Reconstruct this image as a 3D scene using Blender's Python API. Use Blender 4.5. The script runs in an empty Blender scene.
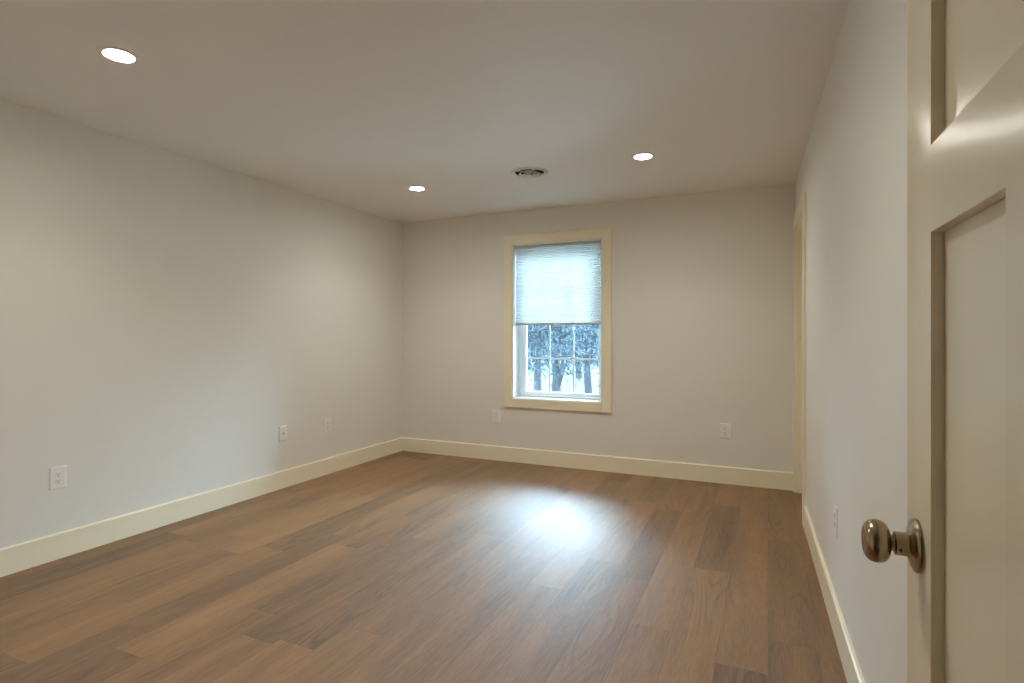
import bpy, bmesh, math, random
from mathutils import Vector, Matrix

S = bpy.context.scene
COL = S.collection
PI = math.pi

# ------------------------------------------------------------------ camera, sky, exposure
CAM_H = 1.232
YAW = math.radians(24.512)
cam_data = bpy.data.cameras.new('camera')
cam = bpy.data.objects.new('camera', cam_data)
COL.objects.link(cam)
cam.location = (0, 0, CAM_H)
cam.rotation_euler = (PI / 2, 0, YAW)
cam_data.sensor_width = 36.0
cam_data.lens = 36.0 * 561.13 / 1024
cam_data.shift_y = -(341.5 - 335.63) / 1024
cam_data.clip_start = 0.02
cam_data.clip_end = 300
S.camera = cam

SKY_COLOR = (0.54, 0.80, 1.0, 1)
SKY_STRENGTH = 74.0
LAMP_COLOR = (1.0, 0.975, 0.87, 1)
LAMP_STRENGTH = 212.0      # glow of the diffuser discs
LAMP_POWER = 4.2         # beam of each light, watts
world = bpy.data.worlds.new('overcast_sky')
S.world = world
world.use_nodes = True
wn = world.node_tree
wn.nodes.clear()
bg = wn.nodes.new('ShaderNodeBackground')
bg.inputs[0].default_value = SKY_COLOR
bg.inputs[1].default_value = SKY_STRENGTH
wo = wn.nodes.new('ShaderNodeOutputWorld')
wn.links.new(bg.outputs[0], wo.inputs[0])
# overcast sky: dim near the horizon, brighter overhead
_tc = wn.nodes.new('ShaderNodeTexCoord')
_sp = wn.nodes.new('ShaderNodeSeparateXYZ')
_mr = wn.nodes.new('ShaderNodeMapRange')
_mr.interpolation_type = 'SMOOTHSTEP'
_mr.inputs['From Min'].default_value = 0.02
_mr.inputs['From Max'].default_value = 0.32
_mr.inputs['To Min'].default_value = SKY_STRENGTH * 0.30
_mr.inputs['To Max'].default_value = SKY_STRENGTH
wn.links.new(_tc.outputs['Generated'], _sp.inputs[0])
wn.links.new(_sp.outputs['Z'], _mr.inputs['Value'])
wn.links.new(_mr.outputs[0], bg.inputs[1])

S.view_settings.view_transform = 'Standard'
S.view_settings.look = 'None'
S.view_settings.gamma = 1.0
S.view_settings.use_curve_mapping = False
S.view_settings.exposure = 0.0
S.cycles.use_denoising = True
S.cycles.max_bounces = 16
S.cycles.diffuse_bounces = 10
S.cycles.glossy_bounces = 6
S.cycles.transparent_max_bounces = 16
S.cycles.sample_clamp_indirect = 8.0

# ------------------------------------------------------------------ measures of the room
H = 2.44
XL = -3.572            # left wall face
YB = 4.991             # back wall face
XR = 0.199             # right wall face at the far corner
SLANT = 0.0269         # the right wall leans away towards the camera
YF = 0.15              # near wall face (the camera stands in its doorway)
PHI = math.atan(SLANT)
BASE_H = 0.142


# ------------------------------------------------------------------ helpers
def link(o, parent=None):
    COL.objects.link(o)
    if parent is not None:
        o.parent = parent
    return o


def obj(name, bm, mat, parent=None, smooth=False, loc=None, rot=None, angle=35):
    me = bpy.data.meshes.new(name)
    bmesh.ops.recalc_face_normals(bm, faces=bm.faces)
    bm.to_mesh(me)
    bm.free()
    if isinstance(mat, (list, tuple)):
        for m in mat:
            me.materials.append(m)
    else:
        me.materials.append(mat)
    if smooth:
        for p in me.polygons:
            p.use_smooth = True
        try:
            me.set_sharp_from_angle(angle=math.radians(angle))
        except Exception:
            pass
    o = bpy.data.objects.new(name, me)
    if loc is not None:
        o.location = loc
    if rot is not None:
        o.rotation_euler = rot
    return link(o, parent)


def empty(name, loc=(0, 0, 0), rot=(0, 0, 0), parent=None):
    o = bpy.data.objects.new(name, None)
    o.empty_display_size = 0.1
    o.location = loc
    o.rotation_euler = rot
    return link(o, parent)


def tag(o, label, cat, group=None, kind=None):
    o['label'] = label
    o['category'] = cat
    if group:
        o['group'] = group
    if kind:
        o['kind'] = kind
    return o


def structure(o, label, cat):
    return tag(o, label, cat, kind='structure')


def box(bm, x0, x1, y0, y1, z0, z1, bev=0.0, seg=1, mi=0):
    r = bmesh.ops.create_cube(bm, size=1.0)
    vs = r['verts']
    for v in vs:
        v.co = Vector(((x0 + x1) / 2 + v.co.x * (x1 - x0), (y0 + y1) / 2 + v.co.y * (y1 - y0),
                       (z0 + z1) / 2 + v.co.z * (z1 - z0)))
    fs = set(f for v in vs for f in v.link_faces)
    for f in fs:
        f.material_index = mi
    if bev > 0:
        es = list(set(e for v in vs for e in v.link_edges))
        bmesh.ops.bevel(bm, geom=es, offset=bev, offset_type='OFFSET', segments=seg, profile=0.5, affect='EDGES', clamp_overlap=True)
    return bm


def newbox(*a, **k):
    return box(bmesh.new(), *a, **k)


def lathe(bm, prof, n=48, axis='Z', origin=(0, 0, 0), mi=0):
    """prof: list of (radius, height) revolved about an axis through origin"""
    rings = []
    for r, t in prof:
        ring = []
        if r < 1e-6:
            ring = [bm.verts.new((0, 0, t))]
        else:
            for k in range(n):
                a = 2 * PI * k / n
                ring.append(bm.verts.new((r * math.cos(a), r * math.sin(a), t)))
        rings.append(ring)
    vs = [v for r in rings for v in r]
    for a, b in zip(rings[:-1], rings[1:]):
        for k in range(n):
            k2 = (k + 1) % n
            if len(a) == 1 and len(b) == 1:
                continue
            if len(a) == 1:
                f = bm.faces.new((a[0], b[k], b[k2]))
            elif len(b) == 1:
                f = bm.faces.new((a[k], a[k2], b[0]))
            else:
                f = bm.faces.new((a[k], a[k2], b[k2], b[k]))
            f.material_index = mi
    if axis == '-X':
        M = Matrix.Rotation(-PI / 2, 3, 'Y')
    elif axis == 'X':
        M = Matrix.Rotation(PI / 2, 3, 'Y')
    elif axis == '-Z':
        M = Matrix.Rotation(PI, 3, 'X')
    elif axis == 'Y':
        M = Matrix.Rotation(-PI / 2, 3, 'X')
    elif axis == '-Y':
        M = Matrix.Rotation(PI / 2, 3, 'X')
    else:
        M = Matrix.Identity(3)
    o = Vector(origin)
    for v in vs:
        v.co = M @ v.co + o
    return bm


def ring_frame(bm, x0, x1, z0, z1, w, y0, y1, bev=0.0015, wt=None, wb=None, horizontal_first=True):
    """rectangular frame in the x-z plane made of four butted boards"""
    wt = w if wt is None else wt
    wb = w if wb is None else wb
    box(bm, x0, x0 + w, y0, y1, z0, z1, bev)
    box(bm, x1 - w, x1, y0, y1, z0, z1, bev)
    box(bm, x0 + w, x1 - w, y0, y1, z1 - wt, z1, bev)
    box(bm, x0 + w, x1 - w, y0, y1, z0, z0 + wb, bev)
    return bm


# ------------------------------------------------------------------ materials
def mat(name, color, rough=0.5, metal=0.0, spec=0.5, bump=None, coat=0.0, vary=None):
    m = bpy.data.materials.new(name)
    m.use_nodes = True
    nt = m.node_tree
    b = nt.nodes['Principled BSDF']
    b.inputs['Base Color'].default_value = (*color, 1)
    b.inputs['Roughness'].default_value = rough
    b.inputs['Metallic'].default_value = metal
    b.inputs['Specular IOR Level'].default_value = spec
    b.inputs['Coat Weight'].default_value = coat
    tc = nt.nodes.new('ShaderNodeTexCoord')
    if bump:
        sc, st, dist = bump
        n = nt.nodes.new('ShaderNodeTexNoise')
        n.inputs['Scale'].default_value = sc
        n.inputs['Detail'].default_value = 3
        nt.links.new(tc.outputs['Object'], n.inputs['Vector'])
        bp = nt.nodes.new('ShaderNodeBump')
        bp.inputs['Strength'].default_value = st
        bp.inputs['Distance'].default_value = dist
        nt.links.new(n.outputs['Fac'], bp.inputs['Height'])
        nt.links.new(bp.outputs[0], b.inputs['Normal'])
    if vary:
        sc, amt = vary
        n = nt.nodes.new('ShaderNodeTexNoise')
        n.inputs['Scale'].default_value = sc
        n.inputs['Detail'].default_value = 4
        nt.links.new(tc.outputs['Object'], n.inputs['Vector'])
        mx = nt.nodes.new('ShaderNodeMix')
        mx.data_type = 'RGBA'
        mx.inputs[6].default_value = (*[c * (1 - amt) for c in color], 1)
        mx.inputs[7].default_value = (*[min(1, c * (1 + amt)) for c in color], 1)
        nt.links.new(n.outputs['Fac'], mx.inputs[0])
        nt.links.new(mx.outputs[2], b.inputs['Base Color'])
    return m


M_WALL = mat('wall_paint', (0.81, 0.79, 0.74), 0.55, spec=0.4, bump=(260, 0.10, 0.0006), vary=(1.5, 0.012))
M_CEIL = mat('ceiling_paint', (0.84, 0.825, 0.785), 0.62, spec=0.6, bump=(220, 0.12, 0.0006), vary=(1.2, 0.012))
M_TRIM = mat('trim_paint', (0.90, 0.825, 0.645), 0.32, spec=0.5, bump=(120, 0.03, 0.0004))
M_DOOR = mat('door_paint', (0.82, 0.75, 0.59), 0.27, spec=0.5, bump=(60, 0.03, 0.0006))
M_VINYL = mat('window_vinyl', (0.86, 0.88, 0.88), 0.35)
M_PLATE = mat('outlet_plastic', (0.86, 0.86, 0.84), 0.3)
M_SLOT = mat('slot_dark', (0.03, 0.03, 0.03), 0.6)
M_NICKEL = mat('antique_nickel', (0.37, 0.29, 0.195), 0.2, metal=1.0, bump=(90, 0.04, 0.0004), vary=(40, 0.12))
M_WHITE_METAL = mat('white_enamel', (0.84, 0.84, 0.82), 0.35)
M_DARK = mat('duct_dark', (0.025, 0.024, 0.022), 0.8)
M_RAIL = mat('blind_rail', (0.50, 0.48, 0.42), 0.5)


def emission(name, color, strength):
    m = bpy.data.materials.new(name)
    m.use_nodes = True
    nt = m.node_tree
    nt.nodes.clear()
    e = nt.nodes.new('ShaderNodeEmission')
    e.inputs[0].default_value = color
    e.inputs[1].default_value = strength
    o = nt.nodes.new('ShaderNodeOutputMaterial')
    nt.links.new(e.outputs[0], o.inputs[0])
    return m


M_LAMP = emission('led_diffuser', LAMP_COLOR, LAMP_STRENGTH)


def glass_mat():
    m = bpy.data.materials.new('window_glass')
    m.use_nodes = True
    nt = m.node_tree
    nt.nodes.clear()
    tr = nt.nodes.new('ShaderNodeBsdfTransparent')
    tr.inputs[0].default_value = (0.96, 0.97, 0.97, 1)
    gl = nt.nodes.new('ShaderNodeBsdfGlossy')
    gl.inputs['Roughness'].default_value = 0.02
    fr = nt.nodes.new('ShaderNodeFresnel')
    fr.inputs[0].default_value = 1.45
    mx = nt.nodes.new('ShaderNodeMixShader')
    o = nt.nodes.new('ShaderNodeOutputMaterial')
    nt.links.new(fr.outputs[0], mx.inputs[0])
    nt.links.new(tr.outputs[0], mx.inputs[1])
    nt.links.new(gl.outputs[0], mx.inputs[2])
    nt.links.new(mx.outputs[0], o.inputs[0])
    return m


def shade_mat():
    m = bpy.data.materials.new('cellular_shade_fabric')
    m.use_nodes = True
    nt = m.node_tree
    nt.nodes.clear()
    d = nt.nodes.new('ShaderNodeBsdfDiffuse')
    d.inputs[0].default_value = (0.80, 0.83, 0.84, 1)
    t = nt.nodes.new('ShaderNodeBsdfTranslucent')
    t.inputs[0].default_value = (0.74, 0.73, 0.72, 1)
    mx = nt.nodes.new('ShaderNodeMixShader')
    mx.inputs[0].default_value = 0.85
    o = nt.nodes.new('ShaderNodeOutputMaterial')
    nt.links.new(d.outputs[0], mx.inputs[1])
    nt.links.new(t.outputs[0], mx.inputs[2])
    nt.links.new(mx.outputs[0], o.inputs[0])
    return m


M_MUNTIN = mat('grille_vinyl', (0.86, 0.88, 0.88), 0.35)
_b = M_MUNTIN.node_tree.nodes['Principled BSDF']
_b.inputs['Transmission Weight'].default_value = 0.0
_t = M_MUNTIN.node_tree.nodes.new('ShaderNodeBsdfTranslucent')
_t.inputs[0].default_value = (0.8, 0.82, 0.82, 1)
_m = M_MUNTIN.node_tree.nodes.new('ShaderNodeMixShader')
_m.inputs[0].default_value = 0.16
M_MUNTIN.node_tree.links.new(_b.outputs[0], _m.inputs[1])
M_MUNTIN.node_tree.links.new(_t.outputs[0], _m.inputs[2])
M_MUNTIN.node_tree.links.new(_m.outputs[0], M_MUNTIN.node_tree.nodes['Material Output'].inputs[0])
M_GLASS = glass_mat()
M_SHADE = shade_mat()


def floor_mat():
    m = bpy.data.materials.new('oak_plank_floor')
    m.use_nodes = True
    nt = m.node_tree
    N, L = nt.nodes, nt.links
    b = N['Principled BSDF']
    tc = N.new('ShaderNodeTexCoord')
    sep = N.new('ShaderNodeSeparateXYZ')
    L.new(tc.outputs['Object'], sep.inputs[0])
    com = N.new('ShaderNodeCombineXYZ')
    L.new(sep.outputs['Y'], com.inputs['X'])
    L.new(sep.outputs['X'], com.inputs['Y'])

    def brick(c1, c2, mortar, msize):
        n = N.new('ShaderNodeTexBrick')
        n.offset = 0.37
        n.offset_frequency = 2
        n.squash = 1.0
        n.inputs['Color1'].default_value = c1
        n.inputs['Color2'].default_value = c2
        n.inputs['Mortar'].default_value = mortar
        n.inputs['Scale'].default_value = 1.0
        n.inputs['Mortar Size'].default_value = msize
        n.inputs['Mortar Smooth'].default_value = 0.3
        n.inputs['Bias'].default_value = 0.0
        n.inputs['Brick Width'].default_value = 1.22
        n.inputs['Row Height'].default_value = 0.18
        L.new(com.outputs[0], n.inputs['Vector'])
        return n
    # break the regular offset: shift each row along its length by a hashed amount
    def math_(op, a, bb=None, c=None):
        n = N.new('ShaderNodeMath')
        n.operation = op
        for i, v in enumerate((a, bb, c)):
            if v is None:
                continue
            if isinstance(v, (int, float)):
                n.inputs[i].default_value = v
            else:
                L.new(v, n.inputs[i])
        return n.outputs[0]
    row = math_('FLOOR', math_('DIVIDE', sep.outputs['X'], 0.18))
    wn_ = N.new('ShaderNodeTexWhiteNoise')
    wn_.noise_dimensions = '1D'
    L.new(row, wn_.inputs['W'])
    shift = math_('MULTIPLY', wn_.outputs['Value'], 1.22)
    ysh = math_('ADD', sep.outputs['Y'], shift)
    L.new(ysh, com.inputs['X'])
    br = brick((0, 0, 0, 1), (1, 1, 1, 1), (0.5, 0.5, 0.5, 1), 0.0)
    seam = brick((0, 0, 0, 1), (0, 0, 0, 1), (1, 1, 1, 1), 0.0011)
    rnd = N.new('ShaderNodeSeparateColor')
    L.new(br.outputs['Color'], rnd.inputs[0])
    r = rnd.outputs['Red']
    w = math_('MULTIPLY', r, 37.0)

    def noise(sx, sy, detail, rough=0.5, dist=0.0, woff=0.0):
        v = N.new('ShaderNodeCombineXYZ')
        L.new(math_('MULTIPLY', sep.outputs['X'], sx), v.inputs['X'])
        L.new(math_('MULTIPLY', sep.outputs['Y'], sy), v.inputs['Y'])
        n = N.new('ShaderNodeTexNoise')
        n.noise_dimensions = '4D'
        n.inputs['Scale'].default_value = 1.0
        n.inputs['Detail'].default_value = detail
        n.inputs['Roughness'].default_value = rough
        n.inputs['Distortion'].default_value = dist
        L.new(v.outputs[0], n.inputs['Vector'])
        L.new(math_('ADD', w, woff), n.inputs['W'])
        return n.outputs['Fac']
    broad = noise(9.0, 1.1, 4, 0.55, 0.35)
    streak = noise(48.0, 2.2, 4, 0.6, 0.2, 5.0)
    fine = noise(170.0, 14.0, 3, 0.65, 0.0, 9.0)
    cath = noise(5.0, 0.75, 1.5, 0.4, 0.25, 13.0)
    rings = math_('SINE', math_('MULTIPLY', cath, 95.0))
    rings = math_('POWER', math_('MULTIPLY_ADD', rings, 0.5, 0.5), 2.2)
    patch = noise(4.0, 1.4, 1, 0.5, 0.0, 21.0)
    rmask = N.new('ShaderNodeMapRange')
    rmask.inputs['From Min'].default_value = 0.50
    rmask.inputs['From Max'].default_value = 0.66
    L.new(patch, rmask.inputs['Value'])
    ringv = math_('MULTIPLY', rings, rmask.outputs[0])
    t = math_('MULTIPLY', broad, 1.15)
    t = math_('ADD', t, math_('MULTIPLY', math_('SUBTRACT', streak, 0.5), 0.6))
    t = math_('ADD', t, math_('MULTIPLY', math_('SUBTRACT', fine, 0.5), 1.0))
    t = math_('ADD', t, math_('MULTIPLY', math_('SUBTRACT', r, 0.5), 0.40))
    t = math_('SUBTRACT', t, math_('MULTIPLY', ringv, 0.30))
    cr = N.new('ShaderNodeValToRGB')
    e = cr.color_ramp.elements
    e[0].position = 0.08
    e[0].color = (0.080, 0.036, 0.011, 1)
    e[1].position = 1.0
    e[1].color = (0.335, 0.165, 0.056, 1)
    e2 = e.new(0.40)
    e2.color = (0.172, 0.076, 0.021, 1)
    e3 = e.new(0.65)
    e3.color = (0.240, 0.111, 0.033, 1)
    L.new(t, cr.inputs[0])
    mx = N.new('ShaderNodeMix')
    mx.data_type = 'RGBA'
    mx.inputs[7].default_value = (0.09, 0.045, 0.022, 1)
    L.new(cr.outputs[0], mx.inputs[6])
    sc = N.new('ShaderNodeSeparateColor')
    L.new(seam.outputs['Color'], sc.inputs[0])
    L.new(math_('MULTIPLY', sc.outputs['Red'], 0.75), mx.inputs[0])
    L.new(mx.outputs[2], b.inputs['Base Color'])
    rr = math_('MULTIPLY_ADD', streak, 0.14, 0.46)
    L.new(rr, b.inputs['Roughness'])
    b.inputs['Specular IOR Level'].default_value = 0.8
    b.inputs['Coat Weight'].default_value = 0.8
    b.inputs['Coat Roughness'].default_value = 0.58
    hgt = math_('ADD', math_('MULTIPLY', fine, 0.5), math_('MULTIPLY', streak, 0.35))
    hgt = math_('SUBTRACT', hgt, math_('MULTIPLY', ringv, 0.3))
    hgt = math_('SUBTRACT', hgt, math_('MULTIPLY', sc.outputs['Red'], 1.2))
    bp = N.new('ShaderNodeBump')
    bp.inputs['Strength'].default_value = 0.6
    bp.inputs['Distance'].default_value = 0.0024
    L.new(hgt, bp.inputs['Height'])
    L.new(bp.outputs[0], b.inputs['Normal'])
    L.new(bp.outputs[0], b.inputs['Coat Normal'])
    return m


M_FLOOR = floor_mat()

# ------------------------------------------------------------------ room shell
WT = 0.14        # interior wall thickness
HY = -1.45       # far end of the hall behind the camera
HX0, HX1 = -1.35, 1.05

# door opening in the near wall
DOOR_X1 = 0.221
DOOR_X0 = DOOR_X1 - 0.782
DOOR_H = 2.052
# doorway in the right wall (local frame of the right wall: x outwards, y from the far corner back to the camera is negative)
DW_A = -0.051    # far jamb face
DW_B = -0.851    # near jamb face
DW_H = 2.065
# window opening in the back wall
WX0, WX1, WZ0, WZ1 = -2.269, -1.374, 0.618, 2.118
BW = 0.24        # exterior wall thickness

o = structure(obj('floor', newbox(XL - 0.3, 1.25, HY - 0.1, YB + 0.2, -0.12, 0.0), M_FLOOR),
              'warm brown oak plank floor running towards the window wall', 'floor')
o = structure(obj('ceiling', newbox(XL - 0.3, 1.25, HY - 0.1, YB + BW, H, H + 0.12), M_CEIL),
              'flat off-white painted ceiling with recessed lights', 'ceiling')
VENT = (-1.606, 3.834)
LIGHTS = [(-2.541, 1.496, 'round recessed ceiling light nearest the camera, upper left'),
          (-2.617, 3.865, 'round recessed ceiling light near the far left corner'),
          (-0.765, 3.805, 'round recessed ceiling light right of the vent'),
          (-0.765, 1.496, 'round recessed ceiling light overhead near the open door')]
_cuts = [obj('duct_cutter', lathe(bmesh.new(), [(0, -0.02), (0.108, -0.02), (0.108, 0.10), (0, 0.10)], 64, 'Z', (VENT[0], VENT[1], H)), M_CEIL)]
for _x, _y, _l in LIGHTS:
    _cuts.append(obj('can_cutter', lathe(bmesh.new(), [(0, -0.02), (0.064, -0.02), (0.064, 0.05), (0, 0.05)], 64, 'Z', (_x, _y, H)), M_CEIL))
for _c in _cuts:
    _md = o.modifiers.new('hole', 'BOOLEAN')
    _md.object = _c
    _md.operation = 'DIFFERENCE'
    _md.solver = 'EXACT'
bpy.context.view_layer.update()
_me = bpy.data.meshes.new_from_object(o.evaluated_get(bpy.context.evaluated_depsgraph_get()))
o.modifiers.clear()
o.data = _me
for _c in _cuts:
    bpy.data.objects.remove(_c)
o = structure(obj('wall_left', newbox(XL - WT, XL, YF - 0.12, YB + BW, 0, H), M_WALL),
              'long off-white wall on the left with three wall plates', 'wall')
bm = bmesh.new()
box(bm, XL, WX0, YB, YB + BW, 0, H)
box(bm, WX1, 1.25, YB, YB + BW, 0, H)
box(bm, WX0, WX1, YB, YB + BW, 0, WZ0)
box(bm, WX0, WX1, YB, YB + BW, WZ1, H)
structure(obj('wall_back', bm, M_WALL), 'off-white far wall with the window in it', 'wall')

RW = dict(loc=(XR, YB, 0), rot=(0, 0, PHI))
LEN = (YB - (YF - 0.12)) / math.cos(PHI)
bm = bmesh.new()
box(bm, 0, 0.12, DW_A, 0.0, 0, H)
box(bm, 0, 0.12, -LEN, DW_B, 0, H)
box(bm, 0, 0.12, DW_B, DW_A, DW_H, H)
structure(obj('wall_right', bm, M_WALL, **RW), 'off-white wall on the right behind the open door', 'wall')
bm = bmesh.new()
box(bm, XL, DOOR_X0, YF - 0.12, YF, 0, H)
box(bm, DOOR_X1, XR + SLANT * (YB - YF) + 0.003, YF - 0.12, YF, 0, H)
box(bm, DOOR_X0, DOOR_X1, YF - 0.12, YF, DOOR_H, H)
structure(obj('wall_front', bm, M_WALL), 'off-white near wall with the doorway the camera looks through', 'wall')
bm = bmesh.new()
box(bm, HX0 - 0.1, HX0, HY, YF - 0.12, 0, H)
box(bm, HX1, HX1 + 0.1, HY, YF - 0.12, 0, H)
box(bm, HX0 - 0.1, HX1 + 0.1, HY - 0.1, HY, 0, H)
box(bm, XR + SLANT * (YB - YF) + 0.003, HX1, YF - 0.12, YF, 0, H)
structure(obj('wall_hall', bm, M_WALL), 'off-white walls of the hall outside the room', 'wall')
# small closet behind the right-hand doorway
bm = bmesh.new()
box(bm, 1.15, 1.25, 3.4, YB, 0, H)
box(bm, 0.362, 1.15, 3.4, 3.5, 0, H)
structure(obj('wall_closet', bm, M_WALL), 'off-white closet walls behind the far right doorway', 'wall')


# ------------------------------------------------------------------ baseboards
def baseboard(L_, flip=1):
    """board along +x of length L_, face towards -y, foot on the floor"""
    bm = bmesh.new()
    pts = [(0, 0), (-0.015, 0), (-0.015, BASE_H - 0.006), (-0.009, BASE_H), (0, BASE_H)]
    a = [bm.verts.new((0, y, z)) for y, z in pts]
    c = [bm.verts.new((L_, y, z)) for y, z in pts]
    n = len(pts)
    for i in range(n):
        j = (i + 1) % n
        bm.faces.new((a[i], a[j], c[j], c[i]))
    bm.faces.new(a)
    bm.faces.new(list(reversed(c)))
    return bm


structure(obj('baseboard_back', baseboard(XR - 0.018 - XL), M_TRIM, loc=(XL, YB, 0)),
          'cream baseboard along the far wall under the window', 'baseboard')
structure(obj('baseboard_left', baseboard(YB - 0.015 - YF), M_TRIM, loc=(XL, YF, 0), rot=(0, 0, PI / 2)),
          'cream baseboard along the left wall', 'baseboard')
near_y = DW_B - 0.09
p0 = Matrix.Rotation(PHI, 3, 'Z') @ Vector((0, near_y, 0)) + Vector((XR, YB, 0))
structure(obj('baseboard_right', baseboard(LEN + near_y - 0.12), M_TRIM, loc=p0, rot=(0, 0, PHI - PI / 2)),
          'cream baseboard along the right wall beside the open door', 'baseboard')
structure(obj('baseboard_front', baseboard(DOOR_X0 - 0.09 - XL - 0.015), M_TRIM, loc=(DOOR_X0 - 0.09, YF, 0), rot=(0, 0, PI)),
          'cream baseboard along the near wall', 'baseboard')

# ------------------------------------------------------------------ window
win = structure(empty('window_1', ((WX0 + WX1) / 2, YB, WZ0)),
                'white double-hung window with divided panes and cream casing in the far wall', 'window')


def wobj(name, bm, m, parent=None, **k):
    """child of the window given in world coordinates"""
    bmesh.ops.translate(bm, verts=bm.verts, vec=-Vector(win.location))
    return obj(name, bm, m, parent or win, **k)


cw = 0.088
bm = bmesh.new()
y0, y1 = YB - 0.019, YB
box(bm, WX0 - cw, WX0, y0, y1, WZ0 - 0.084, WZ1 + cw, 0.002)
box(bm, WX1, WX1 + cw, y0, y1, WZ0 - 0.084, WZ1 + cw, 0.002)
box(bm, WX0, WX1, y0, y1, WZ1, WZ1 + cw, 0.002)
box(bm, WX0, WX1, y0, y1, WZ0 - 0.084, WZ0, 0.002)
wobj('casing', bm, M_TRIM)['label'] = 'flat cream picture-frame casing'
bm = bmesh.new()
JT = 0.010
box(bm, WX0, WX0 + JT, YB - 0.006, YB + 0.155, WZ0, WZ1, 0.001)
box(bm, WX1 - JT, WX1, YB - 0.006, YB + 0.155, WZ0, WZ1, 0.001)
box(bm, WX0 + JT, WX1 - JT, YB - 0.006, YB + 0.155, WZ1 - JT, WZ1, 0.001)
box(bm, WX0 + JT, WX1 - JT, YB - 0.006, YB + 0.155, WZ0, WZ0 + JT, 0.001)
wobj('jamb', bm, M_VINYL)['label'] = 'white window jamb lining'
bm = bmesh.new()
fx0, fx1, fz0, fz1 = WX0 + JT, WX1 - JT, WZ0 + JT, WZ1 - JT
ring_frame(bm, fx0, fx1, fz0, fz1, 0.026, YB + 0.135, YB + 0.235, 0.002, wb=0.018)
wobj('frame', bm, M_MUNTIN)['label'] = 'white vinyl outer frame'


def sash(x0, x1, z0, z1, y0, y1, st, top, bot):
    bm = bmesh.new()
    ring_frame(bm, x0, x1, z0, z1, st, y0, y1, 0.003, wt=top, wb=bot)
    s = wobj('sash', bm, M_MUNTIN)
    gx0, gx1, gz0, gz1 = x0 + st, x1 - st, z0 + bot, z1 - top
    ym = (y0 + y1) / 2
    g = wobj('glass_pane', newbox(gx0 - 0.004, gx1 + 0.004, ym - 0.002, ym + 0.002, gz0 - 0.004, gz1 + 0.004), M_GLASS, s)
    bm = bmesh.new()
    mw = 0.008
    for i in (1, 2):
        xm = gx0 + (gx1 - gx0) * i / 3
        box(bm, xm - mw, xm + mw, ym - 0.009, ym - 0.0022, gz0, gz1, 0.001)
    zm = (gz0 + gz1) / 2
    for i in range(3):
        a = gx0 + (gx1 - gx0) * i / 3 + (mw if i else 0)
        c = gx0 + (gx1 - gx0) * (i + 1) / 3 - (mw if i < 2 else 0)
        box(bm, a, c, ym - 0.009, ym - 0.0022, zm - mw, zm + mw, 0.001)
    wobj('muntin', bm, M_MUNTIN, s)
    return s


sx0, sx1 = fx0 + 0.026, fx1 - 0.026
s_low = sash(sx0, sx1, fz0 + 0.018, 1.374, YB + 0.155, YB + 0.187, 0.041, 0.036, 0.034)
s_up = sash(sx0, sx1, 1.345, fz1 - 0.026, YB + 0.190, YB + 0.222, 0.041, 0.036, 0.036)
bm = newbox(-1.87, -1.775, YB + 0.150, YB + 0.186, 1.3745, 1.386, 0.002)
box(bm, -1.845, -1.80, YB + 0.150, YB + 0.165, 1.386, 1.392, 0.002)
wobj('sash_lock', bm, M_VINYL, s_low)

# ------------------------------------------------------------------ cellular blind
bx0, bx1 = WX0 + JT + 0.006, WX1 - JT - 0.006
BY = YB + 0.045
blind = tag(empty('window_blind', ((bx0 + bx1) / 2, BY, WZ1 - JT)),
            'white pleated cellular blind lowered halfway over the window', 'blind')


def bobj(name, bm, m, parent=None, **k):
    bmesh.ops.translate(bm, verts=bm.verts, vec=-Vector(blind.location))
    return obj(name, bm, m, parent or blind, **k)


bobj('head_rail', newbox(bx0, bx1, BY - 0.02, BY + 0.02, WZ1 - JT - 0.027, WZ1 - JT - 0.0005, 0.002), M_RAIL)['label'] = 'grey head rail'
ztop, zbot = WZ1 - JT - 0.027, 1.352
npl = 40
bm = bmesh.new()
for side in (-1, 1):
    prev = None
    for i in range(2 * npl + 1):
        z = ztop + (zbot - ztop) * i / (2 * npl)
        d = 0.0035 if i % 2 == 0 else 0.013
        a = bm.verts.new((bx0 + 0.002, BY + side * d, z))
        c = bm.verts.new((bx1 - 0.002, BY + side * d, z))
        if prev:
            bm.faces.new((prev[0], prev[1], c, a))
        prev = (a, c)
bobj('shade', bm, M_SHADE)['label'] = 'translucent white pleated fabric'
br_ = bobj('bottom_rail', newbox(bx0, bx1, BY - 0.014, BY + 0.014, 1.334, 1.352, 0.002), M_RAIL)
br_['label'] = 'taupe bottom rail'
bm = newbox(-1.8215 - 0.028, -1.8215 + 0.028, BY - 0.020, BY - 0.0135, 1.333, 1.346, 0.002)
box(bm, -1.8215 - 0.028, -1.8215 + 0.028, BY - 0.026, BY - 0.0195, 1.333, 1.337, 0.001)
bobj('handle', bm, M_PLATE, br_)


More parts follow.
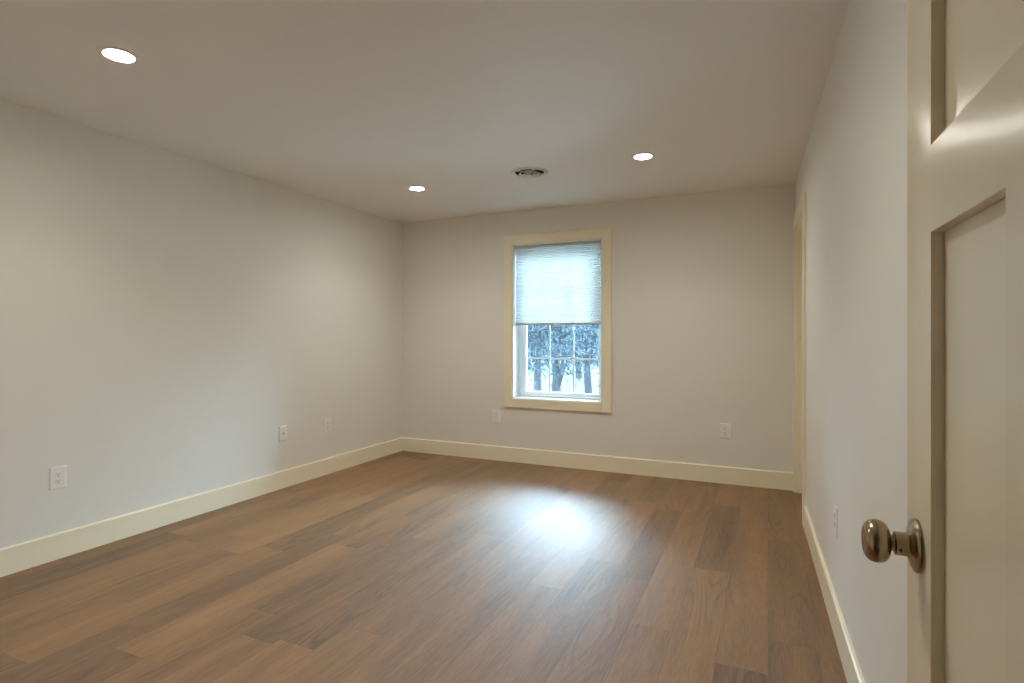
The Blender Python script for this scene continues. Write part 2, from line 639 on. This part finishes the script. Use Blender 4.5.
# ------------------------------------------------------------------ panelled doors
def door_leaf(name, width, height, th, st, panels, m, knob_u, knob_z, label, loc, rot, both=True, hinge_far=False):
    """leaf in the local y (0..width) - z plane, front face at x=0 towards -x, back at x=th.
    panels: list of (y0, y1, z0, z1)"""
    root = structure(empty(name, loc, rot), label, 'door')
    ys = sorted(set([0, width] + [p[0] for p in panels] + [p[1] for p in panels]))
    zs = sorted(set([0, height] + [p[2] for p in panels] + [p[3] for p in panels]))
    bm = bmesh.new()
    vcache = {}

    def V(x, y, z):
        k = (round(x, 5), round(y, 5), round(z, 5))
        if k not in vcache:
            vcache[k] = bm.verts.new((x, y, z))
        return vcache[k]

    def inside(y, z):
        return any(p[0] < y < p[1] and p[2] < z < p[3] for p in panels)
    ny, nz = len(ys) - 1, len(zs) - 1
    solid = [[not inside((ys[i] + ys[i + 1]) / 2, (zs[j] + zs[j + 1]) / 2) for j in range(nz)] for i in range(ny)]
    for i in range(ny):
        for j in range(nz):
            if not solid[i][j]:
                continue
            a, b_, c, d = ys[i], ys[i + 1], zs[j], zs[j + 1]
            for x in (0, th):
                bm.faces.new((V(x, a, c), V(x, b_, c), V(x, b_, d), V(x, a, d)))
            if i == 0 or not solid[i - 1][j]:
                bm.faces.new((V(0, a, c), V(0, a, d), V(th, a, d), V(th, a, c)))
            if i == ny - 1 or not solid[i + 1][j]:
                bm.faces.new((V(0, b_, c), V(0, b_, d), V(th, b_, d), V(th, b_, c)))
            if j == 0 or not solid[i][j - 1]:
                bm.faces.new((V(0, a, c), V(0, b_, c), V(th, b_, c), V(th, a, c)))
            if j == nz - 1 or not solid[i][j + 1]:
                bm.faces.new((V(0, a, d), V(0, b_, d), V(th, b_, d), V(th, a, d)))
    bmesh.ops.recalc_face_normals(bm, faces=bm.faces)
    es = [e for e in bm.edges if len(e.link_faces) == 2 and e.calc_face_angle(0) > 1.0]
    bmesh.ops.bevel(bm, geom=es, offset=0.0012, segments=2, profile=0.6, affect='EDGES')
    obj('leaf_frame', bm, m, root, smooth=True, angle=30)
    for (a, b_, c, d) in panels:
        bm = bmesh.new()
        g = 0.0009
        box(bm, 0.0135, th - 0.0135, a + g, b_ - g, c + 0.0004, d - 0.0004)
        obj('panel', bm, m, root)
    prof_r = [(0, 0), (0.0335, 0), (0.0335, 0.003), (0.0322, 0.0055), (0.027, 0.0080), (0.0205, 0.0098), (0.0162, 0.0110), (0.0150, 0.0125)]
    prof_k = [(0.0148, 0.0105), (0.0148, 0.0255), (0.0135, 0.0262), (0.0105, 0.0268), (0.0102, 0.0300), (0.0125, 0.0308),
              (0.0185, 0.0322), (0.0232, 0.0350), (0.0262, 0.0392), (0.0274, 0.0438), (0.0272, 0.0488), (0.0258, 0.0532),
              (0.0232, 0.0567), (0.0200, 0.0590), (0.0165, 0.0602), (0.0150, 0.0598), (0.008, 0.0610), (0, 0.0614)]
    sides = [('-X', 0.0)] + ([('X', th)] if both else [])
    for ax, x in sides:
        k = obj('door_knob', lathe(bmesh.new(), prof_k, 64, ax, (x, knob_u, knob_z)), M_NICKEL, root, smooth=True, angle=40)
        k['label'] = 'antique nickel door knob'
        rs = obj('rosette', lathe(bmesh.new(), prof_r, 64, ax, (x, knob_u, knob_z)), M_NICKEL, k, smooth=True, angle=40)
        sgn = -1 if ax == '-X' else 1
        bm = lathe(bmesh.new(), [(0, 0), (0.0017, 0), (0.0017, 0.0008), (0, 0.0008)], 16, '-Y',
                   (x + sgn * 0.0215, knob_u - 0.0144, knob_z - 0.004))
        obj('release_hole', bm, M_SLOT, k)
    obj('latch_plate', newbox(th / 2 - 0.0125, th / 2 + 0.0125, (0 if hinge_far else width) - 0.001, (0 if hinge_far else width) + 0.001, knob_z - 0.028, knob_z + 0.028, 0.0004), M_NICKEL, root)
    for z in (0.25, height / 2, height - 0.22):
        bm = lathe(bmesh.new(), [(0, -0.045), (0.006, -0.045), (0.006, 0.045), (0, 0.045)], 20, 'Z', (th + 0.004, width + 0.0022 if hinge_far else -0.0045, z))
        if hinge_far:
            box(bm, 0.004, th, width + 0.0002, width + 0.0022, z - 0.044, z + 0.044)
        else:
            box(bm, 0.004, th, -0.0022, -0.0002, z - 0.044, z + 0.044)
        obj('hinge', bm, M_NICKEL, root, smooth=True)
    return root


q = 0.188
TH = math.radians(0.83)
SH = 0.150      # hinge edge distance along the leaf line
DWID = 0.777
dirv = Vector((-math.sin(TH), math.cos(TH), 0))
nrm = Vector((math.cos(TH), math.sin(TH), 0))
dloc = q * nrm + SH * dirv
dloc.z = 0.010
ZB = 0.010
y_a = 3.147 * q - SH      # near edge of far lower panel
y_b = 4.318 * q - SH      # far edge of panels
mid = 0.105
pw = y_b - y_a
y_n0 = y_a - mid - pw
panels = [(y_a, y_b, 0.24, 1.355 - ZB), (y_n0, y_a - mid, 0.24, 1.355 - ZB), (y_n0, y_b, 1.459 - ZB, 1.925 - ZB)]
door = door_leaf('door_1', DWID, 2.03, 0.035, 0.115, panels, M_DOOR, 4.617 * q - SH, 0.9625 - ZB,
                 'cream three-panel door standing open at the right edge with a nickel knob', dloc, (0, 0, TH))

# jamb and casing of the near doorway
fr = structure(empty('trim_1', ((DOOR_X0 + DOOR_X1) / 2, YF - 0.06, 0)), 'cream jamb and casing of the doorway in the near wall', 'door trim')


def tobj(root, name, bm, m):
    bmesh.ops.translate(bm, verts=bm.verts, vec=-Vector(root.location))
    return obj(name, bm, m, root)


a, b_ = DOOR_X0, DOOR_X1
bm = bmesh.new()
ya, yb = YF - 0.125, YF + 0.001
bm = newbox(a - 0.0, a + 0.002, ya, yb, 0, DOOR_H, 0.0)
tobj(fr, 'jamb', bm, M_TRIM)
tobj(fr, 'jamb', newbox(b_ - 0.002, b_, ya, yb, 0, DOOR_H), M_TRIM)
tobj(fr, 'head_jamb', newbox(a + 0.002, b_ - 0.002, ya, yb, DOOR_H - 0.002, DOOR_H), M_TRIM)
tobj(fr, 'casing', newbox(a - 0.085, a - 0.004, YF, YF + 0.018, 0, DOOR_H + 0.085, 0.002), M_TRIM)
tobj(fr, 'casing', newbox(b_ + 0.008, b_ + 0.085, YF, YF + 0.018, 0, DOOR_H + 0.085, 0.002), M_TRIM)
tobj(fr, 'head_casing', newbox(a - 0.004, b_ + 0.008, YF, YF + 0.018, DOOR_H + 0.004, DOOR_H + 0.085, 0.002), M_TRIM)

# doorway in the right wall
tr = structure(empty('trim_2', RW['loc'], RW['rot']), 'cream casing and jamb of the doorway at the far end of the right wall', 'door trim')
JJ = 0.016
obj('casing', newbox(-0.018, 0, DW_B - 0.09, DW_B + 0.004, 0, DW_H + 0.09, 0.002), M_TRIM, tr)
obj('casing', newbox(-0.018, 0, DW_A - 0.004, -0.001, 0, DW_H + 0.09, 0.002), M_TRIM, tr)
obj('head_casing', newbox(-0.018, 0, DW_B + 0.004, DW_A - 0.004, DW_H - 0.004, DW_H + 0.09, 0.002), M_TRIM, tr)
obj('jamb', newbox(-0.001, 0.121, DW_A - JJ, DW_A, 0, DW_H, 0.001), M_TRIM, tr)
obj('jamb', newbox(-0.001, 0.121, DW_B, DW_B + JJ, 0, DW_H, 0.001), M_TRIM, tr)
obj('head_jamb', newbox(-0.001, 0.121, DW_B + JJ, DW_A - JJ, DW_H - JJ, DW_H, 0.001), M_TRIM, tr)
bm = bmesh.new()
box(bm, 0.036, 0.070, DW_A - JJ - 0.011, DW_A - JJ, 0, DW_H - JJ, 0.001)
box(bm, 0.036, 0.070, DW_B + JJ, DW_B + JJ + 0.011, 0, DW_H - JJ, 0.001)
box(bm, 0.036, 0.070, DW_B + JJ + 0.011, DW_A - JJ - 0.011, DW_H - JJ - 0.011, DW_H - JJ, 0.001)
obj('door_stop', bm, M_TRIM, tr)
# closed closet leaf behind the stop
cwid = (DW_A - JJ) - (DW_B + JJ) - 0.006
cp = Matrix.Rotation(PHI, 3, 'Z') @ Vector((0.0715, DW_B + JJ + 0.003, 0)) + Vector((XR, YB, 0))
cp.z = 0.010
pl = [(0.11, 0.335, 0.24, 1.345), (cwid - 0.335, cwid - 0.11, 0.24, 1.345), (0.11, cwid - 0.11, 1.45, 1.915)]
door_leaf('door_2', cwid, DW_H - JJ - 0.014, 0.035, 0.11, pl, M_DOOR, 0.065, 0.95,
          'closed cream panelled door set back in the far right doorway', cp, (0, 0, PHI), both=False, hinge_far=True)


# ------------------------------------------------------------------ wall plates
def wall_plate(kind, label, loc, rotz, group):
    """local: face towards -y, wall at y=0"""
    root = tag(empty('outlet' if kind == 'duplex' else 'phone_jack', loc, (0, 0, rotz)), label,
               'outlet' if kind == 'duplex' else 'wall jack', group)
    w, h, t = 0.041, 0.061, 0.0065
    bm = bmesh.new()
    base = [bm.verts.new((x, 0, z)) for x, z in ((-w, -h), (w, -h), (w, h), (-w, h))]
    midv = [bm.verts.new((x, -t * 0.55, z)) for x, z in ((-w, -h), (w, -h), (w, h), (-w, h))]
    k = 0.0045
    top = [bm.verts.new((x, -t, z)) for x, z in ((-w + k, -h + k), (w - k, -h + k), (w - k, h - k), (-w + k, h - k))]
    for i in range(4):
        j = (i + 1) % 4
        bm.faces.new((base[i], base[j], midv[j], midv[i]))
        bm.faces.new((midv[i], midv[j], top[j], top[i]))
    bm.faces.new(base)
    bm.faces.new(top)
    obj('cover_plate', bm, M_PLATE, root)
    if kind == 'duplex':
        for s in (-1, 1):
            zc = s * 0.0195
            bm = bmesh.new()
            # rounded receptacle face
            pts = []
            R = 0.0172
            for n in range(48):
                a = 2 * PI * n / 48
                x = R * math.cos(a)
                z = R * math.sin(a)
                z = max(-0.0142, min(0.0142, z))
                pts.append((x, z))
            f0 = [bm.verts.new((x, -t + 0.0004, zc + z)) for x, z in pts]
            f1 = [bm.verts.new((x, -t - 0.0016, zc + z)) for x, z in pts]
            for i in range(48):
                j = (i + 1) % 48
                bm.faces.new((f0[i], f0[j], f1[j], f1[i]))
            bm.faces.new(f1)
            bm.faces.new(f0)
            r_ = obj('receptacle', bm, M_PLATE, root)
            bm = bmesh.new()
            box(bm, -0.0075, -0.0053, -t - 0.0020, -t - 0.0014, zc - 0.001, zc + 0.0075)
            box(bm, 0.0053, 0.0073, -t - 0.0020, -t - 0.0014, zc, zc + 0.0070)
            lathe(bm, [(0, 0), (0.0028, 0), (0.0028, 0.0006), (0, 0.0006)], 20, '-Y', (0, -t - 0.0014, zc - 0.0072))
            obj('slots', bm, M_SLOT, r_)['label'] = 'dark plug slots'
        obj('screw', lathe(bmesh.new(), [(0, 0), (0.003, 0), (0.0026, 0.001), (0, 0.0012)], 20, '-Y', (0, -t, 0)), M_WHITE_METAL, root)
    else:
        obj('jack_socket', newbox(-0.0105, 0.0105, -t - 0.0012, -t + 0.0004, -0.0105, 0.0125, 0.0006), M_PLATE, root)
        obj('jack_opening', newbox(-0.006, 0.006, -t - 0.0018, -t - 0.001, -0.004, 0.006), M_SLOT, root)['label'] = 'dark socket opening'
        for s in (-1, 1):
            obj('screw', lathe(bmesh.new(), [(0, 0), (0.003, 0), (0.0026, 0.001), (0, 0.0012)], 20, '-Y', (0, -t, s * 0.046)), M_WHITE_METAL, root)
    return root


GRP = 'white electrical outlets low on the walls'
wall_plate('duplex', 'white duplex outlet low on the left wall, nearest the camera and largest', (XL, 1.78, 0.447), -PI / 2 + PI, GRP)
wall_plate('jack', 'white jack plate with a single dark hole on the left wall', (XL, 3.362, 0.441), -PI / 2 + PI, None)
wall_plate('duplex', 'white duplex outlet on the left wall nearest the far corner', (XL, 3.866, 0.436), -PI / 2 + PI, GRP)
wall_plate('duplex', 'white duplex outlet on the far wall just left below the window', (-2.444, YB, 0.437), 0, GRP)
wall_plate('duplex', 'white duplex outlet on the far wall right of the window', (-0.325, YB, 0.439), 0, GRP)
pr = Matrix.Rotation(PHI, 3, 'Z') @ Vector((0, -(YB - 2.69), 0)) + Vector((XR, YB, 0.462))
wall_plate('duplex', 'white duplex outlet on the right wall beside the door knob', pr, PHI - PI / 2, GRP)


# ------------------------------------------------------------------ recessed lights
def downlight(x, y, label):
    root = tag(empty('recessed_light', (x, y, H)), label, 'ceiling light', 'recessed ceiling lights')
    bm = lathe(bmesh.new(), [(0.0635, 0.0), (0.0635, -0.0008), (0.0795, -0.0005), (0.0795, -0.0022), (0.0765, -0.0050), (0.0600, -0.0062), (0.0570, -0.0050),
                             (0.0535, 0.0045), (0.0535, 0.0065), (0.0630, 0.0065), (0.0635, 0.0)], 64, 'Z')
    obj('trim_ring', bm, M_WHITE_METAL, root, smooth=True)
    bm = lathe(bmesh.new(), [(0, 0.004), (0.053, 0.004), (0.0532, 0.016), (0, 0.016)], 64, 'Z')
    obj('diffuser', bm, M_LAMP, root)['label'] = 'glowing warm white diffuser'
    ld = bpy.data.lights.new('led_beam', 'AREA')
    ld.shape = 'DISK'
    ld.size = 0.10
    ld.energy = LAMP_POWER
    ld.color = LAMP_COLOR[:3]
    ld.spread = math.radians(125)
    lo = bpy.data.objects.new('led_beam', ld)
    lo.location = (0, 0, 0.0030)
    link(lo, root)
    return root


for _x, _y, _l in LIGHTS:
    downlight(_x, _y, _l)

# ------------------------------------------------------------------ round ceiling vent
vent = tag(empty('ceiling_vent', (-1.606, 3.834, H)), 'round white ceiling vent with concentric rings above the window side of the room', 'vent')
R0 = 0.137
bm = lathe(bmesh.new(), [(0.106, -0.0005), (R0, -0.0005), (R0 + 0.001, 0.002), (0.133, 0.009), (0.127, 0.013), (0.122, 0.0125), (0.108, 0.001), (0.106, -0.0005)], 72, '-Z')
obj('outer_ring', bm, M_WHITE_METAL, vent, smooth=True, angle=50)
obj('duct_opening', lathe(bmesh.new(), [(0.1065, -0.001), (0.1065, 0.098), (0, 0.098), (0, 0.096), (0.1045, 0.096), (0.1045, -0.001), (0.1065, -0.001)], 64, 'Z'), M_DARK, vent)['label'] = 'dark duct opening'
for (r1, r2, ta, tb) in ((0.064, 0.078, 0.003, 0.014), (0.037, 0.048, 0.007, 0.019)):
    bm = lathe(bmesh.new(), [(r1, ta), (r2, tb), (r2 + 0.0014, tb - 0.001), (r1 + 0.0014, ta - 0.001), (r1, ta)], 64, '-Z')
    obj('cone', bm, M_WHITE_METAL, vent, smooth=True, angle=50)
bm = bmesh.new()
for k in range(2):
    s = newbox(-0.106, 0.106, -0.0022, 0.0022, -0.004, 0.006)
    bmesh.ops.rotate(s, verts=s.verts, cent=(0, 0, 0), matrix=Matrix.Rotation(PI / 4 + k * PI / 2, 3, 'Z'))
    me_ = bpy.data.meshes.new('spoke_tmp')
    s.to_mesh(me_)
    s.free()
    bm.from_mesh(me_)
    bpy.data.meshes.remove(me_)
obj('spoke', bm, M_WHITE_METAL, vent)
obj('center_cap', lathe(bmesh.new(), [(0, 0.006), (0.010, 0.008), (0.019, 0.022), (0.015, 0.026), (0, 0.027)], 48, '-Z'), M_WHITE_METAL, vent, smooth=True)

# ------------------------------------------------------------------ outdoors
GZ = -0.60
M_GRASS = mat('grass', (0.016, 0.024, 0.015), 0.9, spec=0.1, vary=(3.0, 0.35))
M_BARK = mat('bark', (0.016, 0.017, 0.020), 0.9, spec=0.1, bump=(30, 0.6, 0.02), vary=(6, 0.3))
M_LEAF = mat('leaf_green', (0.0075, 0.0150, 0.0200), 0.8, spec=0.2, vary=(2.0, 0.35))
M_FENCE = mat('pale_fence', (0.030, 0.031, 0.036), 0.6)
M_SIDING = mat('white_siding', (0.05, 0.05, 0.05), 0.6)
M_ROOF = mat('grey_shingle', (0.008, 0.009, 0.010), 0.9, vary=(8, 0.2))
M_PANE = mat('dark_pane', (0.05, 0.06, 0.07), 0.1)

structure(obj('trim_ground', newbox(-60, 40, YB + BW + 4.5, 90, GZ - 0.2, GZ), M_GRASS), 'green lawn outside the window', 'lawn')
M_BOUNCE = mat('bounce_concrete', (0.40, 0.39, 0.38), 0.85, vary=(5, 0.06))  # pale slab added out of view to bounce daylight up onto the ceiling
structure(obj('trim_bounce_slab', newbox(-9, 6, YB + BW + 0.02, YB + BW + 4.5, GZ - 0.2, GZ), M_BOUNCE), 'added unseen concrete patio below the window', 'reflector')


def view_dir(px):
    """world direction (x, y) of the sight line through a pixel column"""
    t = math.atan((px - 512) / 561.13) - YAW
    return math.sin(t), math.cos(t)


def place(px, dist):
    s, c = view_dir(px)
    return s * dist / c, dist


def blob_tube(bm, pts, n=10):
    """tapered tube through (x,y,z,r) points"""
    rings = []
    for i, (x, y, z, r) in enumerate(pts):
        p = Vector((x, y, z))
        d = (Vector(pts[min(i + 1, len(pts) - 1)][:3]) - Vector(pts[max(i - 1, 0)][:3])).normalized()
        up = Vector((1, 0, 0)) if abs(d.x) < 0.9 else Vector((0, 1, 0))
        u = d.cross(up).normalized()
        v = d.cross(u)
        rings.append([bm.verts.new(p + r * (math.cos(2 * PI * k / n) * u + math.sin(2 * PI * k / n) * v)) for k in range(n)])
    for a, b2 in zip(rings[:-1], rings[1:]):
        for k in range(n):
            bm.faces.new((a[k], a[(k + 1) % n], b2[(k + 1) % n], b2[k]))
    bm.faces.new(rings[0])
    bm.faces.new(list(reversed(rings[-1])))


def tree(x, y, hgt, r0, crown_lo, crown_r, label, seed, leaves=5200, leaf=0.15, fork=False):
    rnd = random.Random(seed)
    root = tag(empty('tree', (x, y, GZ)), label, 'tree', 'trees on the lawn outside the window')
    bm = bmesh.new()
    lean = rnd.uniform(-0.25, 0.25)
    trunk = [(lean * t * t + 0.05 * math.sin(t * 7 + seed), 0.04 * math.sin(t * 5), t * hgt, r0 * (1.25 if t == 0 else 1 - 0.72 * t)) for t in [i / 9 for i in range(10)]]
    blob_tube(bm, trunk, 12)
    tips = []
    nb = 26
    for k in range(nb):
        t = crown_lo / hgt + (1 - crown_lo / hgt) * (k + 0.5) / nb * 0.96
        a = k * 2.4 + rnd.uniform(-0.4, 0.4)
        ln = crown_r * (1.05 - 0.65 * max(0, (t - 0.35) / 0.65)) * rnd.uniform(0.7, 1.15)
        bx = lean * t * t + 0.05 * math.sin(t * 7 + seed)
        z = t * hgt
        droop = rnd.uniform(-0.35, 0.15)
        pts = []
        for s in (0, 0.35, 0.7, 1.0):
            px_, py_, pz_ = bx + math.cos(a) * ln * s, math.sin(a) * ln * s, z + ln * (0.12 * s + droop * s * s)
            pts.append((px_, py_, pz_, max(0.012, r0 * 0.28 * (1 - 0.85 * s))))
            if s > 0.3:
                tips.append((px_, py_, pz_, ln))
        blob_tube(bm, pts, 6)
    if fork:
        blob_tube(bm, [(0.05, 0, 0.15, r0 * 0.8), (0.28, 0, 0.9, r0 * 0.75), (0.42, 0, 2.0, r0 * 0.55), (0.6, 0, 3.6, r0 * 0.2)], 10)
    obj('trunk', bm, M_BARK, root, smooth=True, angle=60)
    bm = bmesh.new()
    for _ in range(leaves):
        tx, ty, tz, ln = rnd.choice(tips)
        g = 0.24 * ln
        c = Vector((tx + rnd.gauss(0, g), ty + rnd.gauss(0, g), tz + rnd.gauss(-0.1, g * 0.75)))
        if c.z < 0.85 + 0.3 * rnd.random():
            continue
        a, e, r = rnd.uniform(0, 2 * PI), rnd.uniform(-1.3, 1.3), leaf * rnd.uniform(0.5, 1.25)
        u = Vector((math.cos(a) * math.cos(e), math.sin(a) * math.cos(e), math.sin(e)))
        v = u.cross(Vector((rnd.gauss(0, 1), rnd.gauss(0, 1), rnd.gauss(0, 1)))).normalized()
        bm.faces.new([bm.verts.new(c + p) for p in (-u * r, -v * r * 0.35, u * r, v * r * 0.35)])
    obj('foliage', bm, M_LEAF, root)
    return root


x, y = place(539.5, 9.6)
tree(x, y, 4.3, 0.085, 1.35, 1.3, 'slim dark-trunked tree outside, in the leftmost panes', 3, leaves=9000, leaf=0.06)
x, y = place(586.5, 13.2)
tree(x, y, 4.7, 0.105, 1.4, 1.4, 'slim dark-trunked tree outside, in the rightmost panes', 14, leaves=9000, leaf=0.065)
x, y = place(555, 16.6)
tree(x, y, 5.2, 0.125, 1.5, 1.7, 'forked tree outside, behind the middle panes', 8, fork=True, leaves=9000, leaf=0.08)
x, y = place(578, 23.2)
tree(x, y, 6.0, 0.13, 1.5, 2.1, 'bushy tree farther back between the middle and right panes', 21, leaves=5200, leaf=0.14)
x, y = place(524, 29.0)
tree(x, y, 6.6, 0.15, 1.6, 2.3, 'tree farthest back at the left edge of the window', 33, leaves=5200, leaf=0.15)

# pale fence far behind the trees
fence = tag(empty('garden_fence', (-11, 32.5, GZ)), 'pale board fence behind the trees outside the window', 'fence')
bm = bmesh.new()
for i in range(72):
    box(bm, -8 + i * 0.22, -8 + i * 0.22 + 0.17, 0, 0.025, 0.05, 1.55)
obj('boards', bm, M_FENCE, fence)
for i in range(9):
    obj('post', newbox(-8.06 + i * 1.98, -7.94 + i * 1.98, 0.03, 0.13, 0, 1.6), M_FENCE, fence)
bm = bmesh.new()
for z in (0.35, 1.25):
    box(bm, -8, 7.85, 0.0255, 0.06, z, z + 0.09)
obj('rail', bm, M_FENCE, fence)

# white house beyond the fence
hx, hy = place(608, 40.0)
house = tag(empty('neighbor_house', (hx, hy, GZ)), 'white neighbouring house beyond the trees, at the right of the window', 'house')
obj('walls', newbox(-4, 5, 0, 7, 0, 2.9), M_SIDING, house)
bm = bmesh.new()
rv = [(-4.4, -0.4, 2.85), (5.4, -0.4, 2.85), (5.4, 7.4, 2.85), (-4.4, 7.4, 2.85), (-4.4, 3.5, 5.0), (5.4, 3.5, 5.0)]
rv = [bm.verts.new(v) for v in rv]
for f in ((0, 1, 5, 4), (2, 3, 4, 5), (0, 4, 3), (1, 2, 5), (3, 2, 1, 0)):
    bm.faces.new([rv[i] for i in f])
obj('roof', bm, M_ROOF, house)
for i in range(3):
    w_ = obj('house_window', newbox(-3.2 + i * 2.8, -2.2 + i * 2.8, -0.05, 0.02, 1.0, 2.2, 0.02), M_FENCE, house)
    obj('pane', newbox(-3.1 + i * 2.8, -2.3 + i * 2.8, -0.06, -0.045, 1.1, 2.1), M_PANE, w_)
